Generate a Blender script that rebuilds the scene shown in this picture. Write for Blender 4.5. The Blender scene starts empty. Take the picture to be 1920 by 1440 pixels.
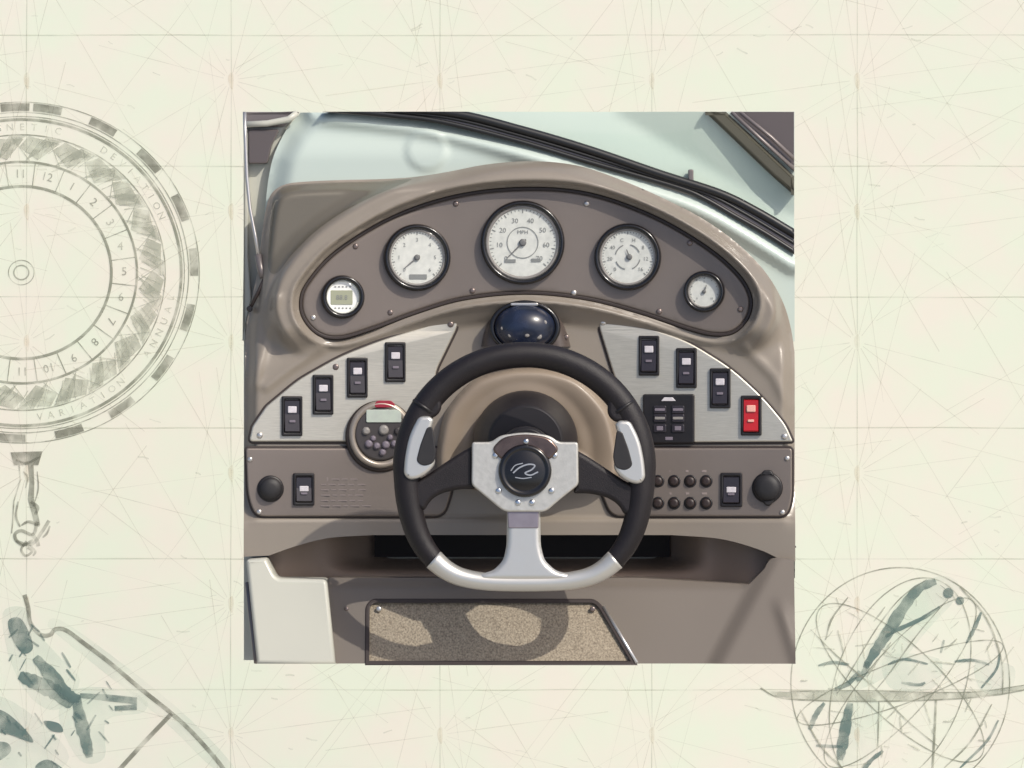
import bpy, math, random
import numpy as np
from mathutils import Matrix, Vector
from mathutils.geometry import delaunay_2d_cdt, tessellate_polygon

random.seed(7)
S = 0.00075                       # metres per drawing unit; x right, y down, d towards the viewer
TILT = Matrix.Rotation(math.radians(-25), 4, 'X')   # the dash leans back, the viewer looks down on it
DIST = 16.0
sc = bpy.context.scene
col = sc.collection

# ------------------------------------------------------------------ camera, sky, sun, exposure
cam_d = bpy.data.cameras.new('camera')
cam_d.sensor_width = 36
cam_d.lens = 36 * DIST / (1920 * S)
cam_d.clip_start = 0.5
cam_d.clip_end = 500
cam = bpy.data.objects.new('camera', cam_d)
col.objects.link(cam)
cam.matrix_world = TILT @ Matrix.Translation((0, -DIST, 0)) @ Matrix.Rotation(math.radians(90), 4, 'X')
sc.camera = cam

travel = (TILT.to_3x3() @ Vector((-0.85, 1.0, -1.05))).normalized()
to_sun = -travel
w = bpy.data.worlds.new('World')
sc.world = w
w.use_nodes = True
nt = w.node_tree
bg = nt.nodes['Background']
sky = nt.nodes.new('ShaderNodeTexSky')
sky.sky_type = 'NISHITA'
sky.sun_disc = False
sky.sun_elevation = math.asin(to_sun.z)
sky.sun_rotation = math.atan2(to_sun.x, to_sun.y)
sky.dust_density = 4.0
sky.air_density = 1.0
sky.ozone_density = 1.0
nt.links.new(sky.outputs[0], bg.inputs[0])
bg.inputs[1].default_value = 0.14
sun_d = bpy.data.lights.new('sun', 'SUN')
sun_d.energy = 2.85
sun_d.angle = math.radians(0.6)
sun_d.color = (1.0, 0.95, 0.86)
sun = bpy.data.objects.new('sun', sun_d)
col.objects.link(sun)
sun.rotation_euler = travel.to_track_quat('-Z', 'Y').to_euler()
sc.view_settings.view_transform = 'Standard'
sc.view_settings.look = 'None'
sc.view_settings.gamma = 1
sc.view_settings.exposure = 0.0


# ------------------------------------------------------------------ materials
def lin(c):
    return tuple(((v / 255) / 12.92 if v / 255 <= 0.04045 else ((v / 255 + 0.055) / 1.055) ** 2.4) for v in c)


def mat(name, rgb, rough=0.5, metal=0.0, coat=0.0, noise=None, bump=None, rgb2=None, stretch=(1, 1, 1), spec=0.5, detail=4):
    """Principled surface; noise=(scale, contrast) mixes rgb with rgb2, bump=(scale, strength)."""
    m = bpy.data.materials.new(name)
    m.use_nodes = True
    n, l = m.node_tree.nodes, m.node_tree.links
    b = n['Principled BSDF']
    b.inputs['Base Color'].default_value = (*lin(rgb), 1)
    b.inputs['Roughness'].default_value = rough
    b.inputs['Metallic'].default_value = metal
    b.inputs['Coat Weight'].default_value = coat
    b.inputs['Coat Roughness'].default_value = 0.18
    b.inputs['Specular IOR Level'].default_value = spec
    if noise or bump:
        tc = n.new('ShaderNodeTexCoord')
        mp = n.new('ShaderNodeMapping')
        mp.inputs['Scale'].default_value = stretch
        l.new(tc.outputs['Object'], mp.inputs[0])
    if noise:
        tx = n.new('ShaderNodeTexNoise')
        tx.inputs['Scale'].default_value = noise[0]
        tx.inputs['Detail'].default_value = detail
        l.new(mp.outputs[0], tx.inputs['Vector'])
        rp = n.new('ShaderNodeValToRGB')
        h = noise[1]
        rp.color_ramp.elements[0].position = 0.5 - h
        rp.color_ramp.elements[1].position = 0.5 + h
        rp.color_ramp.elements[0].color = (*lin(rgb), 1)
        rp.color_ramp.elements[1].color = (*lin(rgb2), 1)
        l.new(tx.outputs['Fac'], rp.inputs[0])
        l.new(rp.outputs[0], b.inputs['Base Color'])
        mr = n.new('ShaderNodeMapRange')
        mr.inputs['To Min'].default_value = max(0, rough - 0.06)
        mr.inputs['To Max'].default_value = min(1, rough + 0.06)
        l.new(tx.outputs['Fac'], mr.inputs[0])
        l.new(mr.outputs[0], b.inputs['Roughness'])
    if bump:
        t2 = n.new('ShaderNodeTexNoise')
        t2.inputs['Scale'].default_value = bump[0]
        t2.inputs['Detail'].default_value = 3
        l.new(mp.outputs[0], t2.inputs['Vector'])
        bp = n.new('ShaderNodeBump')
        bp.inputs['Strength'].default_value = bump[1]
        bp.inputs['Distance'].default_value = 0.001
        l.new(t2.outputs['Fac'], bp.inputs['Height'])
        l.new(bp.outputs[0], b.inputs['Normal'])
    return m


def glass(name, tint, refl=0.5):
    m = bpy.data.materials.new(name)
    m.use_nodes = True
    n, l = m.node_tree.nodes, m.node_tree.links
    n.remove(n['Principled BSDF'])
    t = n.new('ShaderNodeBsdfTransparent')
    t.inputs[0].default_value = (*tint, 1)
    g = n.new('ShaderNodeBsdfGlossy')
    g.inputs['Roughness'].default_value = 0.08
    f = n.new('ShaderNodeLayerWeight')
    pw = n.new('ShaderNodeMath')
    pw.operation = 'POWER'
    pw.inputs[1].default_value = 4
    ml = n.new('ShaderNodeMath')
    ml.operation = 'MULTIPLY_ADD'
    ml.inputs[1].default_value = refl
    ml.inputs[2].default_value = 0.035
    l.new(f.outputs['Facing'], pw.inputs[0])
    l.new(pw.outputs[0], ml.inputs[0])
    mx = n.new('ShaderNodeMixShader')
    l.new(ml.outputs[0], mx.inputs[0])
    l.new(t.outputs[0], mx.inputs[1])
    l.new(g.outputs[0], mx.inputs[2])
    l.new(mx.outputs[0], n['Material Output'].inputs[0])
    return m


def ink(name, rgb, cover, scale):
    """worn printing ink: matt colour broken up by the grain of the paper"""
    m = mat(name, rgb, 0.9)
    n, l = m.node_tree.nodes, m.node_tree.links
    tc = n.new('ShaderNodeTexCoord')
    tx = n.new('ShaderNodeTexNoise')
    tx.inputs['Scale'].default_value = scale
    tx.inputs['Detail'].default_value = 5
    l.new(tc.outputs['Object'], tx.inputs['Vector'])
    mr = n.new('ShaderNodeMapRange')
    mr.inputs['From Min'].default_value = 0.34
    mr.inputs['From Max'].default_value = 0.62
    mr.inputs['To Min'].default_value = cover * 0.25
    mr.inputs['To Max'].default_value = cover
    l.new(tx.outputs['Fac'], mr.inputs[0])
    tr = n.new('ShaderNodeBsdfTransparent')
    mx = n.new('ShaderNodeMixShader')
    l.new(mr.outputs[0], mx.inputs[0])
    l.new(tr.outputs[0], mx.inputs[1])
    l.new(n['Principled BSDF'].outputs[0], mx.inputs[2])
    l.new(mx.outputs[0], n['Material Output'].inputs[0])
    return m


M = dict(
    tan=mat('tan_gelcoat', (143, 134, 122), 0.34, coat=0.3, noise=(6, 0.3), rgb2=(132, 123, 112), bump=(700, 0.12), detail=9),
    pod=mat('column_gelcoat', (148, 134, 118), 0.46, coat=0.12, noise=(7, 0.3), rgb2=(136, 122, 107)),
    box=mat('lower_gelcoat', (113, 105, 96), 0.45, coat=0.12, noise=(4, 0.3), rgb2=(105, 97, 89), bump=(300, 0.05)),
    taupe=mat('taupe_panel', (134, 124, 116), 0.4, metal=0.42, noise=(9, 0.3), rgb2=(123, 113, 106), bump=(900, 0.06)),
    silver=mat('brushed_silver', (212, 207, 194), 0.4, metal=0.6, noise=(60, 0.35), rgb2=(184, 180, 168), stretch=(1, 1, 14), bump=(500, 0.05)),
    alloy=mat('satin_alloy', (212, 210, 204), 0.33, metal=0.65, noise=(40, 0.4), rgb2=(206, 204, 198)),
    hub=mat('cast_alloy', (212, 209, 201), 0.36, metal=0.5, noise=(120, 0.3), rgb2=(188, 186, 179), bump=(250, 0.25)),
    brown_reflection=mat('chrome_brown_reflection', (122, 104, 96), 0.22, metal=0.75, noise=(60, 0.25), rgb2=(92, 78, 74)),
    spoke_shade=mat('shaded_alloy', (158, 150, 156), 0.35, metal=0.55, noise=(60, 0.3), rgb2=(140, 132, 140)),
    housing=mat('shadowed_housing', (88, 78, 73), 0.4, noise=(20, 0.3), rgb2=(76, 67, 63)),
    chrome=mat('chrome', (214, 216, 218), 0.16, metal=1.0),
    screw=mat('steel_screw', (205, 202, 198), 0.3, metal=0.8),
    dark_screw=mat('dull_screw', (128, 116, 112), 0.35, metal=0.6),
    white=mat('white_gelcoat', (194, 205, 197), 0.3, coat=0.3, noise=(4, 0.3), rgb2=(187, 200, 192)),
    fore=mat('foredeck_gelcoat', (208, 218, 208), 0.4, coat=0.2, noise=(5, 0.3), rgb2=(198, 210, 201)),
    side=mat('side_gelcoat', (194, 193, 180), 0.4, coat=0.2, noise=(6, 0.3), rgb2=(186, 186, 174)),
    leather=mat('black_leather', (24, 20, 22), 0.44, noise=(30, 0.3), rgb2=(31, 26, 29), bump=(1100, 0.5), spec=0.4),
    black=mat('black_plastic', (24, 22, 24), 0.42, noise=(50, 0.3), rgb2=(31, 28, 30)),
    gloss=mat('gloss_black', (20, 18, 20), 0.2, coat=0.4),
    rubber=mat('rubber', (30, 29, 31), 0.55, noise=(80, 0.3), rgb2=(38, 36, 38)),
    groove=mat('dark_gasket', (52, 43, 40), 0.5),
    boot=mat('rubber_boot', (27, 24, 26), 0.5, noise=(20, 0.3), rgb2=(35, 30, 33)),
    dial=mat('dial_face', (226, 227, 219), 0.4, noise=(90, 0.25), rgb2=(202, 204, 197)),
    dial_bright=mat('white_dial_face', (247, 247, 243), 0.4),
    ink=mat('dial_print', (132, 134, 131), 0.5),
    ink_dark=mat('dark_print', (110, 110, 108), 0.5),
    lcd=mat('display_glass', (166, 168, 142), 0.25),
    lcd_pale=mat('pale_display', (186, 198, 184), 0.22, noise=(70, 0.3), rgb2=(172, 178, 172)),
    lens=mat('switch_lens', (216, 211, 214), 0.3, coat=0.3, noise=(160, 0.3), rgb2=(188, 183, 188)),
    rocker=mat('rocker_plastic', (44, 40, 46), 0.32, coat=0.3),
    mark=mat('faint_mark', (120, 112, 122), 0.4),
    red=mat('red_plastic', (186, 30, 36), 0.32, coat=0.3, noise=(60, 0.3), rgb2=(170, 24, 32)),
    redlens=mat('red_switch_lens', (232, 176, 160), 0.3),
    redlogo=mat('red_print', (150, 42, 58), 0.35),
    bezel_grey=mat('stereo_ring', (174, 164, 152), 0.3, metal=0.4, noise=(40, 0.3), rgb2=(150, 140, 130)),
    face=mat('stereo_face', (66, 62, 62), 0.35),
    button=mat('grey_button', (140, 136, 132), 0.35),
    fuse=mat('breaker_button', (50, 40, 38), 0.4),
    compass=mat('blue_compass_dome', (38, 48, 72), 0.28, coat=0.25, noise=(30, 0.2), rgb2=(20, 25, 38)),
    label=mat('panel_print', (132, 121, 117), 0.5),
    carpet=mat('speckled_mat', (120, 109, 94), 0.95, noise=(420, 0.18), rgb2=(172, 160, 140), bump=(600, 0.7), detail=6, stretch=(1, 1, 0.75)),
    recess=mat('shelf_liner', (156, 138, 124), 0.55, noise=(9, 0.3), rgb2=(144, 126, 113)),
    deep_shade=mat('shelf_shade', (30, 26, 25), 0.7),
    olive=mat('olive_trim', (86, 84, 70), 0.5, noise=(12, 0.3), rgb2=(74, 72, 62)),
    hatch=mat('dark_window', (92, 84, 82), 0.25, coat=0.4),
    rail=mat('grey_rail', (122, 114, 112), 0.35, metal=0.3),
    seal=mat('black_seal', (26, 27, 29), 0.4),
    pane=glass('windscreen_glass', (0.95, 0.985, 0.96), 0.35),
    dark_reflection=glass('dark_reflection_tint', (0.76, 0.77, 0.75), 0.3),
    lensglass=glass('gauge_glass', (0.97, 0.97, 0.97), 0.25),
    print=ink('chart_ink', (138, 142, 126), 0.72, 30),
    printblue=ink('chart_blue_ink', (98, 122, 118), 0.78, 26),
    printdark=ink('chart_dark_ink', (118, 120, 106), 0.62, 34),
    wash=ink('chart_wash_ink', (172, 202, 190), 0.16, 14),
    leaf=ink('chart_pale_ink', (176, 180, 164), 0.55, 40),
    faint=ink('chart_faint_ink', (188, 176, 156), 0.2, 16),
    tick=ink('chart_tick_ink', (184, 188, 170), 0.2, 20),
    fold=ink('chart_grid_ink', (174, 178, 158), 0.28, 9),
    spot=ink('chart_ochre_ink', (212, 186, 154), 0.18, 60),
    ground=mat('pale_ground', (170, 166, 156), 0.9, noise=(1.5, 0.3), rgb2=(150, 146, 138)),
)


def paper_material():
    m = mat('chart_paper', (215, 221, 203), 0.9, noise=(10, 0.14), rgb2=(221, 217, 204), bump=(60, 0.05), detail=8)
    return m


M['paper'] = paper_material()

# ------------------------------------------------------------------ geometry helpers: every shape is (verts, faces, smooth flags)
ORIGIN = {}


def W(p):
    return Vector(((p[0] - 960) * S, -p[2] * S, (720 - p[1]) * S))


class Geo:
    def __init__(self):
        self.v, self.f, self.s = [], [], []

    def add(self, v, f, smooth=True):
        o = len(self.v)
        self.v += [tuple(p) for p in v]
        for i, q in enumerate(f):
            self.f.append(tuple(a + o for a in q))
            self.s.append(smooth if isinstance(smooth, bool) else smooth[i])
        return self

    def __add__(self, g):
        r = Geo()
        r.add(self.v, self.f, list(self.s))
        r.add(g.v, g.f, list(g.s))
        return r


def thing(name, label, cat, at=(960, 720, 0), group=None, dash=False):
    o = bpy.data.objects.new(name, None)
    o.empty_display_size = 0.02
    col.objects.link(o)
    o.location = W(at)
    ORIGIN[o.name] = W(at)
    if dash:                       # sits on one end of the wrapped fascia
        o.location = W((at[0], at[1], at[2] + float(wrap(at[0]))))
        yaw(o, at)
    o['label'] = label
    o['category'] = cat
    if group:
        o['group'] = group
    return o


def obj(name, g, m, parent=None, label=None, kind=None, clip=False):
    root = parent
    while root is not None and root.parent is not None:
        root = root.parent
    og = ORIGIN[root.name] if root is not None else Vector((0, 0, 0))
    me = bpy.data.meshes.new(name)
    me.from_pydata([W(p) - og for p in g.v], [], g.f)
    me.validate()
    if len(me.polygons) == len(g.s):
        me.polygons.foreach_set('use_smooth', g.s)
    # outward normals
    import bmesh
    bm = bmesh.new()
    bm.from_mesh(me)
    if clip:                       # the section of the boat ends in plain cut faces
        for co, no in ((W((455.5, 0, 0)), (-1, 0, 0)), (W((1490, 0, 0)), (1, 0, 0)), (W((0, 208.5, 0)), (0, 0, 1)), (W((0, 1241, 0)), (0, 0, -1))):
            r = bmesh.ops.bisect_plane(bm, geom=bm.verts[:] + bm.edges[:] + bm.faces[:], plane_co=co - og, plane_no=no, clear_outer=True)
            ed = [e for e in r['geom_cut'] if isinstance(e, bmesh.types.BMEdge)]
            if ed and clip != 'open':
                bmesh.ops.holes_fill(bm, edges=ed, sides=0)
    bmesh.ops.recalc_face_normals(bm, faces=bm.faces)
    bm.to_mesh(me)
    bm.free()
    me.materials.append(M[m] if isinstance(m, str) else m)
    o = bpy.data.objects.new(name, me)
    col.objects.link(o)
    o.parent = parent
    if label:
        o['label'] = label
    if kind:
        o['kind'] = kind
    return o


def spl(pts, n=6, closed=True):
    P = [np.array(p, float) for p in pts]
    N = len(P)
    out = []
    R = range(N if closed else N - 1)
    for i in R:
        if closed:
            a, b, c, d = P[i - 1], P[i], P[(i + 1) % N], P[(i + 2) % N]
        else:
            b, c = P[i], P[i + 1]
            a = P[i - 1] if i > 0 else 2 * b - c
            d = P[i + 2] if i + 2 < N else 2 * c - b
        for k in range(n):
            t = k / n
            out.append(tuple(0.5 * ((2 * b) + (c - a) * t + (2 * a - 5 * b + 4 * c - d) * t * t + (3 * b - a - 3 * c + d) * t ** 3)))
    if not closed:
        out.append(tuple(P[-1]))
    return out


def rnd(pts, r, n=5):
    """polygon with rounded corners; r a number or one per corner"""
    out = []
    N = len(pts)
    for i in range(N):
        p = np.array(pts[i], float)
        a = np.array(pts[i - 1], float) - p
        b = np.array(pts[(i + 1) % N], float) - p
        la, lb = np.linalg.norm(a), np.linalg.norm(b)
        rr = r[i] if isinstance(r, (list, tuple)) else r
        q = min(rr, la * 0.49, lb * 0.49)
        if q < 0.3:
            out.append(tuple(p))
            continue
        A, B = p + a / la * q, p + b / lb * q
        for k in range(n + 1):
            t = k / n
            out.append(tuple((1 - t) ** 2 * A + 2 * t * (1 - t) * p + t * t * B))
    return out


def rect(cx, cy, wd, h, r=3):
    return rnd([(cx - wd / 2, cy - h / 2), (cx + wd / 2, cy - h / 2), (cx + wd / 2, cy + h / 2), (cx - wd / 2, cy + h / 2)], r)


def circ(cx, cy, r, n=32, ry=None, a0=0, a1=2 * math.pi):
    ry = ry or r
    return [(cx + r * math.cos(a0 + (a1 - a0) * i / n), cy + ry * math.sin(a0 + (a1 - a0) * i / n)) for i in range(n)]


def area(L):
    return 0.5 * sum(L[i - 1][0] * L[i][1] - L[i][0] * L[i - 1][1] for i in range(len(L)))


def inset(L, k):
    """move a loop towards its own inside by k"""
    A = np.array(L, float)
    e = np.roll(A, -1, 0) - A
    e /= np.maximum(np.linalg.norm(e, axis=1), 1e-9)[:, None]
    n = np.stack([-e[:, 1], e[:, 0]], 1)
    if area(L) < 0:
        n = -n
    m = n + np.roll(n, 1, 0)
    m /= np.maximum((m * m).sum(1) / 2, 0.35)[:, None]
    return A + m * k


def plate(loops, d0, d1, bev=2, seg=3, back=False, df=None):
    """a solid of constant outline (first loop) with holes (others), front edge rounded"""
    if isinstance(loops[0][0], (int, float, np.floating)):
        loops = [loops]
    g = Geo()
    caps, backs = [], []
    for li, L in enumerate(loops):
        sgn = 1 if li == 0 else -1
        rings = [(0, d0), (0, d1 - bev)]
        if bev > 0:
            for k in range(1, seg + 1):
                t = k / seg * math.pi / 2
                rings.append((bev * (1 - math.cos(t)), d1 - bev + bev * math.sin(t)))
        n = len(L)
        V, F = [], []
        for off, d in rings:
            A = inset(L, off * sgn)
            V += [(p[0], p[1], d + (df(p[0], p[1]) if df else 0)) for p in A]
        for r in range(len(rings) - 1):
            for i in range(n):
                j = (i + 1) % n
                F.append((r * n + i, r * n + j, (r + 1) * n + j, (r + 1) * n + i))
        g.add(V, F, True)
        base = len(g.v) - n
        caps.append((base, n))
        backs.append((len(g.v) - len(V), n))
    for lst in ([caps, backs] if back else [caps]):
        poly = [[Vector((g.v[b + i][0], g.v[b + i][1], 0)) for i in range(n)] for b, n in lst]
        idx = [b + i for b, n in lst for i in range(n)]
        for t in tessellate_polygon(poly):
            g.f.append(tuple(idx[a] for a in t))
            g.s.append(False)
    return g


def flat(loop, d):
    return plate(loop, d - 0.6, d, 0)


def lathe(cx, cy, prof, n=40, sx=1.0, sy=1.0, close=True):
    """prof: list of (radius, d)"""
    V, F = [], []
    for r, d in prof:
        for i in range(n):
            a = 2 * math.pi * i / n
            V.append((cx + r * sx * math.cos(a), cy + r * sy * math.sin(a), d))
    for k in range(len(prof) - 1):
        for i in range(n):
            j = (i + 1) % n
            F.append((k * n + i, k * n + j, (k + 1) * n + j, (k + 1) * n + i))
    sm = [True] * len(F)
    if close and prof[-1][0] > 0.01:
        F.append(tuple(range((len(prof) - 1) * n, len(prof) * n)))
        sm.append(False)
    g = Geo()
    g.add(V, F, sm)
    return g


def tube(path, rad, closed=False, n=12, flatten=1.0):
    """path of (x,y,d); rad number or list; flatten scales the section along d"""
    P = np.array(path, float)
    N = len(P)
    V, F = [], []
    for i in range(N):
        if closed:
            t = P[(i + 1) % N] - P[i - 1]
        else:
            t = P[min(i + 1, N - 1)] - P[max(i - 1, 0)]
        t /= max(np.linalg.norm(t), 1e-9)
        u = np.cross(t, (0, 0, 1.0))
        if np.linalg.norm(u) < 1e-4:
            u = np.array((1.0, 0, 0))
        u /= np.linalg.norm(u)
        v = np.cross(u, t)
        r = rad[i] if hasattr(rad, '__len__') else rad
        for k in range(n):
            a = 2 * math.pi * k / n
            V.append(tuple(P[i] + u * r * math.cos(a) + v * r * flatten * math.sin(a)))
    R = N if closed else N - 1
    for i in range(R):
        j = (i + 1) % N
        for k in range(n):
            q = (k + 1) % n
            F.append((i * n + k, i * n + q, j * n + q, j * n + k))
    sm = [True] * len(F)
    if not closed:
        F.append(tuple(range(n)))
        F.append(tuple(range((N - 1) * n, N * n)))
        sm += [False, False]
    g = Geo()
    g.add(V, F, sm)
    return g


def dist_poly(X, Y, L, closed=True):
    """distance from points to a polyline, plus inside flag"""
    A = np.array(L, float)
    B = np.roll(A, -1, 0)
    if not closed:
        A, B = A[:-1], B[:-1]
    best = np.full(X.shape, 1e9)
    ins = np.zeros(X.shape, bool)
    for a, b in zip(A, B):
        ab = b - a
        L2 = max((ab * ab).sum(), 1e-9)
        t = np.clip(((X - a[0]) * ab[0] + (Y - a[1]) * ab[1]) / L2, 0, 1)
        best = np.minimum(best, np.hypot(X - a[0] - t * ab[0], Y - a[1] - t * ab[1]))
        if a[1] != b[1]:
            c = ((a[1] > Y) != (b[1] > Y)) & (X < (b[0] - a[0]) * (Y - a[1]) / (b[1] - a[1]) + a[0])
            ins ^= c
    return best, ins


def surf(loops, dfun, step=7, skirt=40, lines=()):
    """a moulded sheet: exact outline, inside filled with a fine triangulation, depth from dfun(X, Y)"""
    dense = []
    for L in loops:
        D = []
        for i, p in enumerate(L):
            q = L[(i + 1) % len(L)]
            k = max(1, int(math.hypot(q[0] - p[0], q[1] - p[1]) / step))
            D += [(p[0] + (q[0] - p[0]) * j / k, p[1] + (q[1] - p[1]) * j / k) for j in range(k)]
        dense.append(D)
    loops = dense
    pts, edges = [], []
    for L in loops:
        o = len(pts)
        pts += [Vector((p[0], p[1])) for p in L]
        edges += [(o + i, o + (i + 1) % len(L)) for i in range(len(L))]
    A = np.array(loops[0])
    gx, gy = np.meshgrid(np.arange(A[:, 0].min(), A[:, 0].max(), step), np.arange(A[:, 1].min(), A[:, 1].max(), step * 0.87))
    gx = gx + (np.arange(gx.shape[0]) % 2)[:, None] * step / 2
    gx, gy = gx.ravel(), gy.ravel()
    ok = None
    for i, L in enumerate(loops):
        dd, ii = dist_poly(gx, gy, L)
        k = (dd > step * 0.55) & (ii if i == 0 else ~ii)
        ok = k if ok is None else ok & k
    pts += [Vector((x, y)) for x, y in zip(gx[ok], gy[ok])]
    if lines:
        keepg = np.array([True] * len(pts))
        PX = np.array([p.x for p in pts])
        PY = np.array([p.y for p in pts])
        nb = sum(len(L) for L in loops)
        for L in lines:
            dd, _ = dist_poly(PX, PY, L)
            keepg &= dd > 1.6
        keepg[:nb] = True
        pts = [p for p, k in zip(pts, keepg) if k]
        for L in lines:
            o = len(pts)
            pts += [Vector((p[0], p[1])) for p in L]
            edges += [(o + i, o + (i + 1) % len(L)) for i in range(len(L))]
    v, e, f, *_ = delaunay_2d_cdt(pts, edges, [], 0, 1e-4)
    X = np.array([p.x for p in v])
    Y = np.array([p.y for p in v])
    F = np.array([t for t in f])
    cx, cy = X[F].mean(1), Y[F].mean(1)
    keep = None
    for i, L in enumerate(loops):
        _, ii = dist_poly(cx, cy, L)
        k = ii if i == 0 else ~ii
        keep = k if keep is None else keep & k
    F = F[keep]
    D = dfun(X, Y)
    g = Geo()
    g.add(list(zip(X, Y, D)), [tuple(int(a) for a in t) for t in F], True)
    if skirt:
        for L in loops:
            P = np.array(L)
            dl = dfun(P[:, 0], P[:, 1])
            n = len(L)
            V = [(p[0], p[1], d) for p, d in zip(P, dl)] + [(p[0], p[1], d - skirt) for p, d in zip(P, dl)]
            g.add(V, [(i, (i + 1) % n, n + (i + 1) % n, n + i) for i in range(n)], True)
    return g


def sstep(x, a, b):
    t = np.clip((x - a) / (b - a), 0, 1)
    return t * t * (3 - 2 * t)


def text_geo(s, cx, cy, size, d, rot=0.0, k=1.0, width=1.0):
    """flat lettering centred on (cx, cy)"""
    cu = bpy.data.curves.new('txt', 'FONT')
    cu.body = s
    cu.size = 1
    cu.resolution_u = 2
    cu.align_x = 'CENTER'
    cu.align_y = 'CENTER'
    o = bpy.data.objects.new('txt', cu)
    me = bpy.data.meshes.new_from_object(o)
    c, sn = math.cos(rot), math.sin(rot)
    V = []
    for v in me.vertices:
        x, y = v.co.x * size * width, -v.co.y * size
        V.append((cx + (x * c - y * sn) * k, cy + (x * sn + y * c) * k, d))
    g = Geo()
    g.add(V, [tuple(p.vertices) for p in me.polygons], False)
    bpy.data.objects.remove(o)
    bpy.data.meshes.remove(me)
    bpy.data.curves.remove(cu)
    return g


def strip(pts, wd, d, closed=False):
    """flat ribbon of width wd (number or list) along pts"""
    P = np.array(pts, float)
    N = len(P)
    V = []
    for i in range(N):
        t = (P[(i + 1) % N] - P[i - 1]) if closed else (P[min(i + 1, N - 1)] - P[max(i - 1, 0)])
        t /= max(np.linalg.norm(t), 1e-9)
        n = np.array((-t[1], t[0])) * (wd[i] if hasattr(wd, '__len__') else wd) / 2
        V += [(*(P[i] + n), d), (*(P[i] - n), d)]
    F = [(2 * i, 2 * i + 1, (2 * i + 3) % (2 * N), (2 * i + 2) % (2 * N)) for i in range(N if closed else N - 1)]
    g = Geo()
    g.add(V, F, False)
    return g


def brush(pts, wd, d):
    """a pen or brush stroke: uneven, thinner at its ends"""
    if len(pts) < 5:
        pts = spl(pts, 6, False)
    w0 = max(wd) if hasattr(wd, '__len__') else wd
    n = len(pts)
    ws = [w0 * (0.35 + 0.65 * math.sin(math.pi * (i + 0.5) / n) ** 0.5) * random.uniform(0.82, 1.15) for i in range(n)]
    return strip(pts, ws, d)


def merge(gs):
    r = Geo()
    for g in gs:
        r.add(g.v, g.f, list(g.s))
    return r


def screw(x, y, d, r, m, parent):
    return obj('screw', lathe(x, y, [(r, d - 2), (r, d + 1), (r * 0.7, d + 2.6), (r * 0.3, d + 3.0)], 12), m, parent)


def yaw(o, at):
    x = at[0]
    o.rotation_euler.z = math.atan(float(wrap(x - 5) - wrap(x + 5)) / 10)


def copy_thing(root, at, label):
    c = root.copy()
    col.objects.link(c)
    at = (at[0], at[1], at[2] + float(wrap(at[0])))
    c.location = W(at)
    yaw(c, at)
    ORIGIN[c.name] = W(at)
    c['label'] = label
    for ch in list(root.children):
        p = ch.copy()
        col.objects.link(p)
        p.parent = c
        for s in list(ch.children):
            q = s.copy()
            col.objects.link(q)
            q.parent = p
    return c


# ------------------------------------------------------------------ ground (out of the picture, bounces light) and the printed chart behind
gnd = bpy.data.meshes.new('ground')
gnd.from_pydata([(-120, -120, 0), (120, -120, 0), (120, 120, 0), (-120, 120, 0)], [], [(0, 1, 2, 3)])
gnd.materials.append(M['ground'])
ground = bpy.data.objects.new('ground', gnd)
col.objects.link(ground)
ground['kind'] = 'structure'
GROUND = ground

CD = -1730.0                                         # the chart stands 1.3 m behind the dash
CK = (DIST / S - CD) / (DIST / S)


def C(p):
    return ((p[0] - 960) * CK + 960, (p[1] - 720) * CK + 720)


def CL(pts):
    return [C(p) for p in pts]


chart = thing('nautical_chart', 'cream printed nautical chart sheet with compass rose and faint rhumb lines behind the helm', 'chart', (960, 720, CD))
obj('paper', plate([(-900, -700), (2820, -700), (2820, 2300), (-900, 2300)], CD - 8, CD, 1, back=True), 'paper', chart)

fold = []
for x in (50, 433, 825, 1222, 1607, 1995, -340, 2380):
    fold.append(strip(CL([(x + random.uniform(-1, 1), y) for y in range(-300, 1800, 150)]), 2.2, CD + 0.2 * 1.0))
for k in range(-2, 8):
    y = 66 + k * 245.5
    fold.append(strip(CL([(x, y + random.uniform(-1, 1)) for x in range(-500, 2500, 120)]), 2.6, CD + 0.2 * 1.4))
obj('grid_lines', merge(fold), 'fold', chart, kind='stuff')
rh = []
for i, x in enumerate((-340, 50, 433, 825, 1222, 1607, 1995)):
    for k in range(-1, 7):
        y = 150 + k * 245.5
        for a in range(16):
            if random.random() < 0.2:
                continue
            t = math.pi * (a + 0.5) / 8 + 0.06
            r1 = random.uniform(180, 480)
            rh.append(strip(CL([(x + 14 * math.cos(t), y + 14 * math.sin(t)), (x + r1 * math.cos(t), y + r1 * math.sin(t))]), random.uniform(0.9, 1.7), CD + 0.2 * 1.8 + 0.02 * (a + i)))
obj('rhumb_lines', merge(rh), 'faint', chart, kind='stuff')
sp = []
for x in (50, 433, 825, 1222, 1607):
    for k in range(-1, 6):
        y = 150 + k * 245.5
        sp.append(flat(CL(spl([(x - 5, y - 8), (x + 3, y - 14), (x + 5, y), (x + 3, y + 18), (x - 4, y + 8)], 3)), CD + 0.2 * 2.6))
obj('node_marks', merge(sp), 'spot', chart, kind='stuff')
# small coast-like ticks and soundings scattered over the sheet
tk = []
for q in range(160):
    x, y = random.uniform(0, 1920), random.uniform(0, 1440)
    a = random.choice((0.35, 0.5, -0.4, 0.1)) + random.uniform(-0.15, 0.15)
    l = random.uniform(5, 26)
    tk.append(strip(CL([(x, y), (x + l * 0.5 * math.cos(a), y + l * 0.5 * math.sin(a) + random.uniform(-2, 2)), (x + l * math.cos(a), y + l * math.sin(a))]), random.uniform(1.5, 3.5), CD + 0.2 * 3.0))
obj('sounding_marks', merge(tk), 'tick', chart, kind='stuff')

# compass rose
RX, RY = 40, 511


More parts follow.
